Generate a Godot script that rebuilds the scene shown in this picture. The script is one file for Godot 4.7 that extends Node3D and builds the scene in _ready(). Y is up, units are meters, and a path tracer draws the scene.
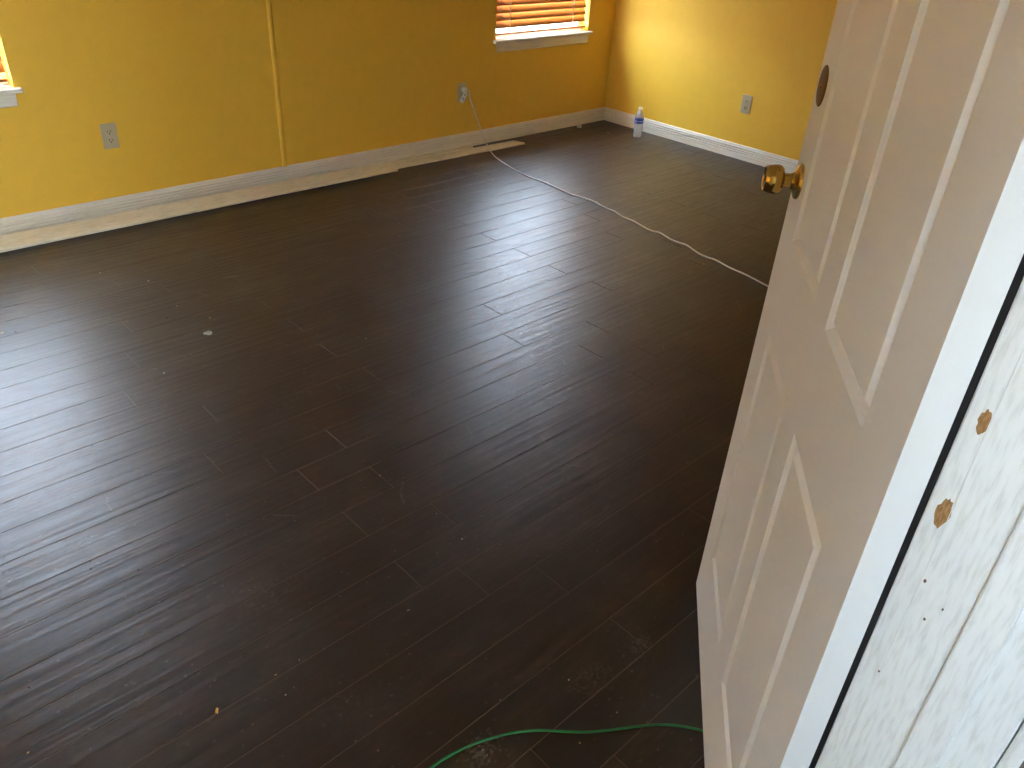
extends Node3D

const CAM_H := 1.48
const CAM_F := 800.24
const ROOM_L := -2.30      # inner face of the wall on the near left
const ROOM_R := 4.829      # inner face of the right wall
const ROOM_B := -4.027     # inner face of the back wall
const ROOM_F := -0.152     # room face of the doorway wall
const HALL_Z := 0.010      # hall face of the doorway wall
const CEIL := 2.35
const JAMB_X := 0.765

var cam: Camera3D
var M := {}
var rng := RandomNumberGenerator.new()
var used := {}


func _ready() -> void:
	rng.seed = 7
	set_view()
	make_materials()
	build_floor()
	build_shell()
	build_windows()
	build_baseboards()
	build_doorway()
	build_door()
	build_trim_boards()
	build_outlets()
	build_cords()
	build_bottle()
	build_debris()


# ------------------------------------------------------------------ camera, sky, light
func set_view() -> void:
	cam = Camera3D.new()
	cam.name = "camera"
	cam.fov = 51.2685
	cam.near = 0.02
	cam.position = Vector3(0, CAM_H, 0)
	cam.rotation = Vector3(-0.557319, -0.784659, 0.061608)
	add_child(cam)
	cam.current = true
	var we := WorldEnvironment.new()
	we.name = "environment"
	var e := Environment.new()
	e.background_mode = Environment.BG_SKY
	var sky := Sky.new()
	var sm := ProceduralSkyMaterial.new()
	sm.sky_top_color = Color(0.80, 0.90, 1.0)
	sm.sky_horizon_color = Color(0.94, 0.975, 1.0)
	sm.ground_bottom_color = Color(0.42, 0.42, 0.38)
	sm.ground_horizon_color = Color(0.60, 0.60, 0.56)
	sm.sky_energy_multiplier = 1.0
	sm.ground_energy_multiplier = 1.0
	sky.sky_material = sm
	e.sky = sky
	e.background_energy_multiplier = 1.0
	e.tonemap_mode = Environment.TONE_MAPPER_LINEAR
	e.tonemap_exposure = 53.0
	e.sdfgi_enabled = true
	e.ssao_enabled = true
	e.ssil_enabled = true
	we.environment = e
	add_child(we)
	# high sun over the window wall: it strikes the blinds and the window reveals, not the floor
	var sun := DirectionalLight3D.new()
	sun.name = "sun"
	sun.light_energy = 0.2
	sun.light_color = Color(1.0, 0.95, 0.86)
	sun.light_angular_distance = 0.53
	sun.shadow_enabled = true
	sun.sky_mode = DirectionalLight3D.SKY_MODE_LIGHT_ONLY
	add_child(sun)
	var el := deg_to_rad(73.0)
	var from := Vector3(-sin(deg_to_rad(30.0)) * cos(el), sin(el), -cos(deg_to_rad(30.0)) * cos(el))
	sun.look_at_from_position(from * 20.0, Vector3.ZERO)


# ------------------------------------------------------------------ helpers
func on_plane(px: float, py: float, y := 0.0) -> Vector3:
	var d := ray(px, py)
	return cam.position + d * ((CAM_H - y) / -d.y)


func ray(px: float, py: float) -> Vector3:
	return cam.transform.basis * Vector3((px - 512.0) / CAM_F, -(py - 384.0) / CAM_F, -1.0)


func at_z(px: float, py: float, z: float) -> Vector3:
	var d := ray(px, py)
	return cam.position + d * (z / d.z)


func numbered(called: String) -> String:
	used[called] = used.get(called, -1) + 1
	return called if used[called] == 0 else "%s_%03d" % [called, used[called]]


func new_st() -> SurfaceTool:
	var st := SurfaceTool.new()
	st.begin(Mesh.PRIMITIVE_TRIANGLES)
	return st


func put(called: String, st: SurfaceTool, m: Material, parent: Node = null) -> MeshInstance3D:
	return put_mesh(called, st.commit(), m, parent)


func put_mesh(called: String, mesh: Mesh, m: Material, parent: Node = null) -> MeshInstance3D:
	var o := MeshInstance3D.new()
	o.name = called if parent else numbered(called)
	o.mesh = mesh
	o.material_override = m
	o.cast_shadow = GeometryInstance3D.SHADOW_CASTING_SETTING_ON
	(parent if parent else self).add_child(o, true)
	return o


func thing(called: String, label: String, category: String, at := Vector3.ZERO, turn := 0.0, group := "") -> Node3D:
	var o := Node3D.new()
	o.name = numbered(called)
	add_child(o)
	o.position = at
	o.rotation.y = turn
	tag(o, label, category, group)
	return o


func tag(o: Node, label: String, category: String, group := "") -> void:
	o.set_meta("label", label)
	o.set_meta("category", category)
	if group:
		o.set_meta("group", group)


func struct(o: Node, label: String, category: String) -> Node:
	o.set_meta("kind", "structure")
	tag(o, label, category)
	return o


func tri(st: SurfaceTool, a: Vector3, b: Vector3, c: Vector3, hint: Vector3) -> void:
	var n := (c - a).cross(b - a)
	if n.dot(hint) < 0.0:
		var t := b
		b = c
		c = t
		n = -n
	n = n.normalized()
	for v in [a, b, c]:
		st.set_normal(n)
		st.set_uv(Vector2(v.x, v.z) if absf(n.y) > 0.7 else Vector2(v.x + v.z, v.y))
		st.add_vertex(v)


func quad(st: SurfaceTool, a: Vector3, b: Vector3, c: Vector3, d: Vector3, hint: Vector3) -> void:
	tri(st, a, b, c, hint)
	tri(st, a, c, d, hint)


# a box with chamfered edges
func bx(st: SurfaceTool, lo: Vector3, hi: Vector3, ch := 0.0) -> void:
	var c := (lo + hi) / 2.0
	var h := (hi - lo) / 2.0
	ch = minf(ch, minf(h.x, minf(h.y, h.z)) * 0.95)
	for ax in 3:
		var u := (ax + 1) % 3
		var w := (ax + 2) % 3
		for s in [-1.0, 1.0]:
			var n := Vector3.ZERO
			n[ax] = s
			var q := []
			for k in [[-1, -1], [1, -1], [1, 1], [-1, 1]]:
				var p := c
				p[ax] += s * h[ax]
				p[u] += k[0] * (h[u] - ch)
				p[w] += k[1] * (h[w] - ch)
				q.append(p)
			quad(st, q[0], q[1], q[2], q[3], n)
			if ch > 0.0:
				for t in [-1.0, 1.0]:       # edge between face ax(s) and face u(t)
					var e := []
					for k in [-1, 1]:
						var p1 := c
						p1[ax] += s * h[ax]
						p1[u] += t * (h[u] - ch)
						p1[w] += k * (h[w] - ch)
						var p2 := c
						p2[ax] += s * (h[ax] - ch)
						p2[u] += t * h[u]
						p2[w] += k * (h[w] - ch)
						e.append([p1, p2])
					var nn := n
					nn[u] = t
					quad(st, e[0][0], e[0][1], e[1][1], e[1][0], nn)
	if ch > 0.0:
		for sx in [-1.0, 1.0]:
			for sy in [-1.0, 1.0]:
				for sz in [-1.0, 1.0]:
					var s := Vector3(sx, sy, sz)
					var k := c + s * (h - Vector3.ONE * ch)
					tri(st, k + Vector3(sx * ch, 0, 0), k + Vector3(0, sy * ch, 0), k + Vector3(0, 0, sz * ch), s)


# a profile (offset from the wall, height) run along x or z; closed at both ends
func run_profile(st: SurfaceTool, prof: Array, a: Vector3, b: Vector3, out: Vector3, miter_a := 0.0, miter_b := 0.0) -> void:
	var dir := (b - a).normalized()
	var pa := []
	var pb := []
	var mid := Vector2.ZERO
	for p in prof:
		mid += p / prof.size()
		pa.append(a + out * p.x + Vector3.UP * p.y + dir * p.x * miter_a)
		pb.append(b + out * p.x + Vector3.UP * p.y - dir * p.x * miter_b)
	for i in prof.size():
		var j := (i + 1) % prof.size()
		var e: Vector2 = prof[j] - prof[i]
		if e.length() < 1e-6:
			continue
		var n2 := Vector2(e.y, -e.x)
		var area := 0.0
		for k in prof.size():
			var q: Vector2 = prof[k]
			var r: Vector2 = prof[(k + 1) % prof.size()]
			area += q.x * r.y - r.x * q.y
		if area < 0.0:
			n2 = -n2
		quad(st, pa[i], pa[j], pb[j], pb[i], out * n2.x + Vector3.UP * n2.y)
	var flat := PackedVector2Array()
	for p in prof:
		flat.append(p)
	var idx := Geometry2D.triangulate_polygon(flat)
	for t in range(0, idx.size(), 3):
		tri(st, pa[idx[t]], pa[idx[t + 1]], pa[idx[t + 2]], -dir)
		tri(st, pb[idx[t]], pb[idx[t + 1]], pb[idx[t + 2]], dir)


# profile of (radius, height) turned round an axis, smooth normals
func lathe(st: SurfaceTool, prof: Array, seg := 28, xf := Transform3D.IDENTITY, smooth := true) -> void:
	for i in prof.size() - 1:
		var p: Vector2 = prof[i]
		var q: Vector2 = prof[i + 1]
		var e := q - p
		if e.length() < 1e-7:
			continue
		var nf := Vector2(e.y, -e.x).normalized()
		var np := nf
		var nq := nf
		if smooth:
			if i > 0:
				var e0: Vector2 = p - prof[i - 1]
				var n0 := Vector2(e0.y, -e0.x).normalized()
				if n0.dot(nf) > 0.6:
					np = (nf + n0).normalized()
			if i < prof.size() - 2:
				var e1: Vector2 = prof[i + 2] - q
				var n1 := Vector2(e1.y, -e1.x).normalized()
				if n1.dot(nf) > 0.6:
					nq = (nf + n1).normalized()
		for k in seg:
			var t0 := TAU * k / seg
			var t1 := TAU * (k + 1) / seg
			var c0 := Vector3(cos(t0), 0, sin(t0))
			var c1 := Vector3(cos(t1), 0, sin(t1))
			var v := [c0 * p.x + Vector3.UP * p.y, c1 * p.x + Vector3.UP * p.y, c1 * q.x + Vector3.UP * q.y, c0 * q.x + Vector3.UP * q.y]
			var n := [c0 * np.x + Vector3.UP * np.y, c1 * np.x + Vector3.UP * np.y, c1 * nq.x + Vector3.UP * nq.y, c0 * nq.x + Vector3.UP * nq.y]
			for t in [[0, 1, 2], [0, 2, 3]]:
				var fn: Vector3 = (v[t[2]] - v[t[0]]).cross(v[t[1]] - v[t[0]])
				if fn.length() < 1e-12:
					continue
				var order: Array = t
				if fn.dot(n[t[0]] + n[t[1]] + n[t[2]]) < 0.0:
					order = [t[0], t[2], t[1]]
				for o in order:
					st.set_normal((xf.basis * n[o]).normalized())
					st.set_uv(Vector2(float(k) / seg, v[o].y))
					st.add_vertex(xf * v[o])


# round cord along points
func tube(st: SurfaceTool, pts: Array, r: float, seg := 10, steps := 6, rough := false) -> void:
	var c := Curve3D.new()
	for i in pts.size():
		var t: Vector3 = (pts[mini(i + 1, pts.size() - 1)] - pts[maxi(i - 1, 0)]) / 6.0
		c.add_point(pts[i], -t, t)
	var line := []
	for i in pts.size() - 1:
		for k in steps:
			line.append(c.sample(i, float(k) / steps))
	line.append(pts[-1])
	var rings := []
	var up := Vector3.UP
	for i in line.size():
		var d: Vector3 = (line[mini(i + 1, line.size() - 1)] - line[maxi(i - 1, 0)]).normalized()
		var side := d.cross(up)
		if side.length() < 0.05:
			side = d.cross(Vector3.RIGHT)
		side = side.normalized()
		var nup := side.cross(d).normalized()
		var ring := []
		for k in seg:
			var a := TAU * k / seg
			ring.append([line[i], (side * cos(a) + nup * sin(a))])
		rings.append(ring)
	for i in rings.size() - 1:
		for k in seg:
			var k1 := (k + 1) % seg
			var v := [rings[i][k], rings[i][k1], rings[i + 1][k1], rings[i + 1][k]]
			for t in [[0, 1, 2], [0, 2, 3]]:
				var p0: Vector3 = v[t[0]][0] + v[t[0]][1] * r
				var p1: Vector3 = v[t[1]][0] + v[t[1]][1] * r
				var p2: Vector3 = v[t[2]][0] + v[t[2]][1] * r
				var order: Array = t
				if (p2 - p0).cross(p1 - p0).dot(v[t[0]][1]) < 0.0:
					order = [t[0], t[2], t[1]]
				for o in order:
					st.set_normal(v[o][1])
					st.set_uv(Vector2.ZERO)
					st.add_vertex(v[o][0] + v[o][1] * r)
	for e in [[0, 1], [rings.size() - 1, rings.size() - 2]]:
		var hint: Vector3 = line[e[0]] - line[e[1]]
		for k in seg:
			tri(st, line[e[0]], rings[e[0]][k][0] + rings[e[0]][k][1] * r, rings[e[0]][(k + 1) % seg][0] + rings[e[0]][(k + 1) % seg][1] * r, hint)


# ------------------------------------------------------------------ materials
func mat(called: String, c: Color, rough := 0.6, metal := 0.0) -> StandardMaterial3D:
	var m := StandardMaterial3D.new()
	m.resource_name = called
	m.albedo_color = c
	m.roughness = rough
	m.metallic = metal
	M[called] = m
	return m


func noise_tex(freq: float, octaves: int, s: int, w := 512, h := 512, ramp: Gradient = null, type := FastNoiseLite.TYPE_SIMPLEX_SMOOTH) -> NoiseTexture2D:
	var n := FastNoiseLite.new()
	n.noise_type = type
	n.seed = s
	n.frequency = freq
	n.fractal_octaves = octaves
	var t := NoiseTexture2D.new()
	t.width = w
	t.height = h
	t.seamless = true
	t.noise = n
	if ramp:
		t.color_ramp = ramp
	return t


func ramp(stops: Array) -> Gradient:
	var g := Gradient.new()
	var o := PackedFloat32Array()
	var c := PackedColorArray()
	for s in stops:
		o.append(s[0])
		c.append(s[1])
	g.offsets = o
	g.colors = c
	return g


func relief(m: StandardMaterial3D, t: Texture2D, cm: float) -> void:
	m.heightmap_enabled = true
	m.heightmap_texture = t
	m.heightmap_scale = cm


func triplanar(m: StandardMaterial3D, s: Vector3) -> void:
	m.uv1_triplanar = true
	m.uv1_world_triplanar = true
	m.uv1_scale = s


func make_materials() -> void:
	var m: StandardMaterial3D
	# yellow paint: faint roller mottling and orange peel
	m = mat("yellow_paint", Color(0.945, 0.75, 0.25), 0.5)
	m.albedo_texture = noise_tex(0.012, 4, 3, 512, 512, ramp([[0.0, Color(0.98, 0.98, 0.98)], [1.0, Color(1, 1, 1)]]))
	relief(m, noise_tex(0.09, 3, 5), 0.012)
	triplanar(m, Vector3(1.6, 1.6, 1.6))
	m = mat("ceiling_paint", Color(0.95, 0.945, 0.93), 0.9)
	m = mat("hall_paint", Color(0.90, 0.90, 0.88), 0.8)
	m = mat("hall_floor", Color(0.36, 0.31, 0.26), 0.7)
	m = mat("outside_ground", Color(0.52, 0.52, 0.47), 0.95)
	m = mat("siding", Color(0.75, 0.73, 0.68), 0.8)
	# white painted trim, slightly streaky along the length
	m = mat("white_trim", Color(0.92, 0.895, 0.82), 0.45)
	m.albedo_texture = noise_tex(0.02, 4, 11, 512, 512, ramp([[0.0, Color(0.90, 0.885, 0.86)], [0.6, Color(1, 1, 1)], [1.0, Color(0.97, 0.965, 0.95)]]))
	relief(m, noise_tex(0.05, 3, 12), 0.02)
	triplanar(m, Vector3(0.3, 14.0, 0.3))
	# loose primed boards
	m = mat("primed_board", Color(0.94, 0.91, 0.81), 0.6)
	m.albedo_texture = noise_tex(0.02, 4, 21, 512, 512, ramp([[0.0, Color(0.88, 0.84, 0.76)], [0.55, Color(1, 1, 1)], [1.0, Color(0.95, 0.93, 0.88)]]))
	triplanar(m, Vector3(0.7, 6.0, 9.0))
	m = mat("board_edge", Color(0.55, 0.44, 0.30), 0.8)
	# brush-painted jamb: ridges down its height, grime in the hollows
	m = mat("jamb_paint", Color(0.87, 0.865, 0.85), 0.5)
	m.albedo_texture = noise_tex(0.03, 5, 31, 512, 512, ramp([[0.0, Color(0.90, 0.895, 0.88)], [0.5, Color(0.98, 0.98, 0.975)], [1.0, Color(1, 1, 1)]]))
	relief(m, noise_tex(0.05, 4, 32), 0.015)
	triplanar(m, Vector3(9.0, 1.1, 9.0))
	m = mat("door_paint", Color(0.87, 0.865, 0.85), 0.42)
	relief(m, noise_tex(0.06, 3, 41), 0.012)
	m.uv1_triplanar = true
	m.uv1_scale = Vector3(9.0, 1.2, 9.0)
	m = mat("bare_wood", Color(0.68, 0.52, 0.33), 0.85)
	m.albedo_texture = noise_tex(0.1, 3, 51, 128, 128, ramp([[0.0, Color(0.7, 0.62, 0.5)], [1.0, Color(1, 1, 1)]]))
	triplanar(m, Vector3(30, 6, 30))
	m = mat("gap_shade", Color(0.06, 0.035, 0.03), 0.9)  # near-black colour standing in for the shade of the hinge gap
	m = mat("wood_pit", Color(0.40, 0.30, 0.20), 0.9)
	m = mat("brass", Color(0.78, 0.64, 0.33), 0.2, 1.0)
	m.roughness_texture = noise_tex(0.02, 4, 61, 256, 256, ramp([[0.0, Color(0.6, 0.6, 0.6)], [1.0, Color(1, 1, 1)]]))
	triplanar(m, Vector3(8, 8, 8))
	m = mat("aged_brass", Color(0.42, 0.33, 0.14), 0.5, 1.0)
	m = mat("hinge_steel", Color(0.45, 0.40, 0.32), 0.4, 1.0)
	m = mat("almond_plastic", Color(0.76, 0.70, 0.57), 0.4)
	m = mat("slot_dark", Color(0.07, 0.06, 0.05), 0.8)
	m = mat("cord_plastic", Color(0.88, 0.88, 0.87), 0.45)
	m = mat("tag_paper", Color(0.93, 0.93, 0.92), 0.7)
	m = mat("green_wire", Color(0.06, 0.48, 0.25), 0.4)
	m = mat("blind_wood", Color(0.72, 0.46, 0.19), 0.45)
	m.albedo_texture = noise_tex(0.03, 4, 71, 512, 256, ramp([[0.0, Color(0.86, 0.82, 0.76)], [1.0, Color(1, 1, 1)]]))
	triplanar(m, Vector3(0.7, 12, 12))
	m = mat("blind_cord", Color(0.93, 0.90, 0.84), 0.8)
	m = mat("vinyl_frame", Color(0.92, 0.92, 0.92), 0.4)
	m = mat("pane_glass", Color(1, 1, 1, 0.04), 0.02)
	m.transparency = BaseMaterial3D.TRANSPARENCY_ALPHA
	m = mat("bottle_plastic", Color(0.95, 0.97, 1.0, 0.30), 0.10)
	m.transparency = BaseMaterial3D.TRANSPARENCY_ALPHA
	m = mat("bottle_cap", Color(0.93, 0.93, 0.92), 0.4)
	m = mat("bottle_label", Color(0.16, 0.31, 0.66), 0.45)
	m = mat("label_white", Color(0.86, 0.90, 0.95), 0.45)
	m = mat("pale_fleck", Color(0.82, 0.80, 0.75), 0.8)
	m = mat("paint_drop", Color(0.60, 0.60, 0.57), 0.5)
	m = mat("tan_chip", Color(0.74, 0.58, 0.34), 0.8)
	m = mat("yellow_chip", Color(0.92, 0.74, 0.34), 0.6)
	m = mat("dark_crumb", Color(0.05, 0.04, 0.035), 0.9)
	m = mat("white_paper", Color(0.90, 0.90, 0.88), 0.8)
	m = mat("seam_dust", Color(0.47, 0.40, 0.32), 0.95)
	floor_material()


# dark laminate: stretched grain, hand-scraped relief, and a layer of dust and scuffs laid over the whole floor
func floor_material() -> void:
	var w := 1024
	var h := 512
	var grain := FastNoiseLite.new()
	grain.seed = 101
	grain.frequency = 1.0
	grain.fractal_octaves = 4
	var blot := FastNoiseLite.new()
	blot.seed = 102
	blot.frequency = 1.0
	blot.fractal_octaves = 3
	var scrape := FastNoiseLite.new()
	scrape.seed = 103
	scrape.frequency = 1.0
	scrape.fractal_octaves = 2
	var col := Image.create(w, h, false, Image.FORMAT_RGB8)
	var bump := Image.create(w, h, false, Image.FORMAT_RGB8)
	var rou := Image.create(w, h, false, Image.FORMAT_RGB8)
	var dark := Color(0.082, 0.044, 0.021)
	var mid := Color(0.215, 0.132, 0.070)
	var red := Color(0.265, 0.145, 0.070)
	for y in h:
		for x in w:
			var u := x * 1.6 / w        # metres along the board
			var v := y * 0.4 / h        # metres across it
			var g := grain.get_noise_2d(u * 5.0, v * 150.0) * 0.5 + 0.5
			var f := grain.get_noise_2d(u * 16.0 + 40.0, v * 420.0) * 0.5 + 0.5
			var b := blot.get_noise_2d(u * 7.0, v * 24.0) * 0.5 + 0.5
			var mo := blot.get_noise_2d(u * 45.0 + 7.0, v * 60.0) * 0.5 + 0.5
			var k := clampf(g * 0.55 + f * 0.25 + b * 0.60 + mo * 0.40 - 0.46, 0.0, 1.0)
			var c := dark.lerp(mid, k)
			c = c.lerp(red, clampf((b - 0.55) * 1.5, 0.0, 0.5) * g)
			col.set_pixel(x, y, c)
			var s := scrape.get_noise_2d(u * 1.2, v * 30.0) * 0.5 + 0.5
			var s2 := scrape.get_noise_2d(u * 3.5 + 90.0, v * 85.0) * 0.5 + 0.5
			var z := clampf(s * 0.82 + s2 * 0.13 + f * 0.01, 0.0, 1.0)
			bump.set_pixel(x, y, Color(z, z, z))
			var r := clampf(0.78 + b * 0.32 + (f - 0.5) * 0.16, 0.0, 1.0)
			rou.set_pixel(x, y, Color(r, r, r))
	var m := mat("floor_laminate", Color(0.96, 0.95, 0.93), 0.40)
	m.vertex_color_use_as_albedo = true
	m.metallic_specular = 0.58
	m.rim_enabled = true
	m.rim = 0.04
	m.rim_tint = 0.0
	m.albedo_texture = ImageTexture.create_from_image(col)
	m.roughness_texture = ImageTexture.create_from_image(rou)
	relief(m, ImageTexture.create_from_image(bump), 0.11)
	m.uv1_scale = Vector3(1.0 / 1.6, 1.0 / 0.4, 1)
	# dust, foot smears and scuffs over the floor as a whole
	var dw := 1536
	var dh := 1024
	var dust := Image.create(dw, dh, false, Image.FORMAT_RGBA8)
	var n1 := FastNoiseLite.new()
	n1.seed = 111
	n1.frequency = 1.0
	n1.fractal_octaves = 5
	var n2 := FastNoiseLite.new()
	n2.seed = 112
	n2.frequency = 1.0
	n2.fractal_octaves = 3
	for y in dh:
		for x in dw:
			var u := x * 7.2 / dw
			var v := y * 4.0 / dh
			var a := n1.get_noise_2d(u * 2.6, v * 3.6)
			var b := n2.get_noise_2d(u * 22.0, v * 60.0)
			var k := clampf((a + 0.12) * 0.10 + maxf(0.0, b) * maxf(0.0, a + 0.2) * 0.16, 0.0, 0.2)
			dust.set_pixel(x, y, Color(0.50, 0.46, 0.41, k))
	var r2 := RandomNumberGenerator.new()
	r2.seed = 23
	for i in 4200:                        # loose specks
		var p := Vector2i(r2.randi_range(1, dw - 2), r2.randi_range(1, dh - 2))
		dust.set_pixelv(p, Color(0.70, 0.67, 0.60, r2.randf_range(0.06, 0.34)))
	for i in 150:                         # scuffs
		var p := Vector2(r2.randf_range(20, dw - 20), r2.randf_range(20, dh - 20))
		var d := Vector2.from_angle(r2.randf() * TAU)
		var a := r2.randf_range(0.06, 0.22)
		for k in r2.randi_range(6, 26):
			p += d
			d = d.rotated(r2.randf_range(-0.15, 0.15))
			if Rect2(1, 1, dw - 2, dh - 2).has_point(p):
				dust.set_pixelv(Vector2i(p), Color(0.62, 0.58, 0.52, a))
	# smeared patches of plaster dust that the photo shows at these places
	for s in [[300, 393, 0.10, 0.4], [180, 275, 0.16, 0.25], [262, 300, 0.14, 0.25], [483, 750, 0.05, 0.9], [272, 590, 0.10, 0.3], [590, 680, 0.06, 0.4], [640, 645, 0.05, 0.35], [340, 690, 0.12, 0.2], [640, 252, 0.1, 0.3]]:
		var c := on_plane(s[0], s[1])
		for i in 150:
			var q: Vector2 = Vector2(r2.randfn(0.0, 0.5), r2.randfn(0.0, 0.35)) * s[2]
			var px := Vector2i(int((c.x + q.x - ROOM_L) / 7.2 * dw), int((c.z + q.y - ROOM_B) / 4.0 * dh))
			if Rect2i(0, 0, dw, dh).has_point(px):
				var was := dust.get_pixelv(px)
				dust.set_pixelv(px, Color(0.62, 0.59, 0.54, clampf(was.a + s[3] * 0.22, 0.0, 0.6)))
	m.detail_enabled = true
	m.detail_albedo = ImageTexture.create_from_image(dust)
	m.detail_uv_layer = BaseMaterial3D.DETAIL_UV_2
	m.detail_blend_mode = BaseMaterial3D.BLEND_MODE_MIX
	m.texture_repeat = true


# ------------------------------------------------------------------ floor
func plank_mesh(x0: float, x1: float, z0: float, z1: float) -> ArrayMesh:
	var st := new_st()
	var g := 0.0007
	var c := 0.0008
	var dep := 0.0004
	var lo := Vector3(x0 + g, -0.009, z0 + g)
	var hi := Vector3(x1 - g, 0.0, z1 - g)
	var off := Vector2(rng.randf_range(0.0, 0.38), rng.randf_range(0.0, 0.27))
	var tone := 0.80 + 0.42 * rng.randf()
	var warm := rng.randf_range(-0.05, 0.05)
	var col := Color(tone * (1.0 + warm), tone, tone * (1.0 - warm))
	var top := [Vector3(lo.x + c, 0, lo.z + c), Vector3(hi.x - c, 0, lo.z + c), Vector3(hi.x - c, 0, hi.z - c), Vector3(lo.x + c, 0, hi.z - c)]
	var rim := [Vector3(lo.x, -dep, lo.z), Vector3(hi.x, -dep, lo.z), Vector3(hi.x, -dep, hi.z), Vector3(lo.x, -dep, hi.z)]
	var faces := [[top[0], top[1], top[2], top[3], Vector3.UP]]
	var outs := [Vector3(0, 0, -1), Vector3(1, 0, 0), Vector3(0, 0, 1), Vector3(-1, 0, 0)]
	for i in 4:
		var j := (i + 1) % 4
		faces.append([rim[i], rim[j], top[j], top[i], outs[i] + Vector3.UP])
		faces.append([rim[i], rim[j], Vector3(rim[j].x, lo.y, rim[j].z), Vector3(rim[i].x, lo.y, rim[i].z), outs[i]])
	for f in faces:
		for t in [[0, 1, 2], [0, 2, 3]]:
			var a: Vector3 = f[t[0]]
			var b: Vector3 = f[t[1]]
			var d: Vector3 = f[t[2]]
			var n := (d - a).cross(b - a)
			if n.dot(f[4]) < 0.0:
				var s := b
				b = d
				d = s
				n = -n
			n = n.normalized()
			for v in [a, b, d]:
				st.set_normal(n)
				st.set_color(col)
				st.set_uv(Vector2(v.x - x0, v.z - z0) + off)
				st.set_uv2(Vector2((v.x - ROOM_L) / 7.2, (v.z - ROOM_B) / 4.0))
				st.add_vertex(v)
	return st.commit()


func build_floor() -> void:
	var st := new_st()
	bx(st, Vector3(ROOM_L - 0.12, -0.10, ROOM_B - 0.12), Vector3(ROOM_R + 0.12, -0.0008, ROOM_F + 0.05))
	var fl := put("floor", st, M.seam_dust)
	struct(fl, "dark brown laminate plank floor of the empty room", "floor")
	var pitch := 0.12093
	var len := 1.2095
	var first := 0.6392           # depth of the nearest seam that shows, row 0 lies beyond it
	var k := 1.1518
	var known := {0: 0.989, 1: 1.405, 2: 0.975, 3: 0.840, 4: 0.744, 5: 0.927, 6: 0.747, 7: 0.894, 8: 0.747, 9: 0.894, 10: 0.60, 11: 1.159, 12: 0.693, 13: 1.134, 14: 0.555, 15: 1.140, 16: 0.642, 17: 1.138, 18: 0.709, 19: 1.156, 20: 0.924, 21: 1.160, 22: 0.926, 23: 1.158, 24: 0.62, 25: 1.15, 26: 0.8, 27: 1.02}
	for row in range(-5, 29):
		var zn := -(first + row * pitch)
		var zf := zn - pitch
		zf = maxf(zf, ROOM_B)
		zn = minf(zn, ROOM_F + 0.03)
		if zn - zf < 0.01:
			continue
		var joint: float = known[row] * k if known.has(row) else rng.randf_range(0.6, 1.5)
		while joint > ROOM_L:
			joint -= len
		while joint < ROOM_R:
			var a := maxf(joint, ROOM_L)
			var b := minf(joint + len, ROOM_R)
			if b - a > 0.01:
				put_mesh("plank", plank_mesh(a, b, zf, zn), M.floor_laminate, fl)
			joint += len


# ------------------------------------------------------------------ walls, ceiling, hall
const WIN_R := [3.684, 4.553, 0.64, 2.12]
const WIN_L := [0.045, 0.915, 0.635, 2.12]
# unseen window added to brighten the room, opposite the bottle, measured along -z
const FILL_WIN_E := [2.60, 3.30, 0.64, 2.05]
const FILL_WIN_C := [-2.02, -1.30, 0.64, 2.05]     # unseen, added beside the doorway to brighten the back wall


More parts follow.
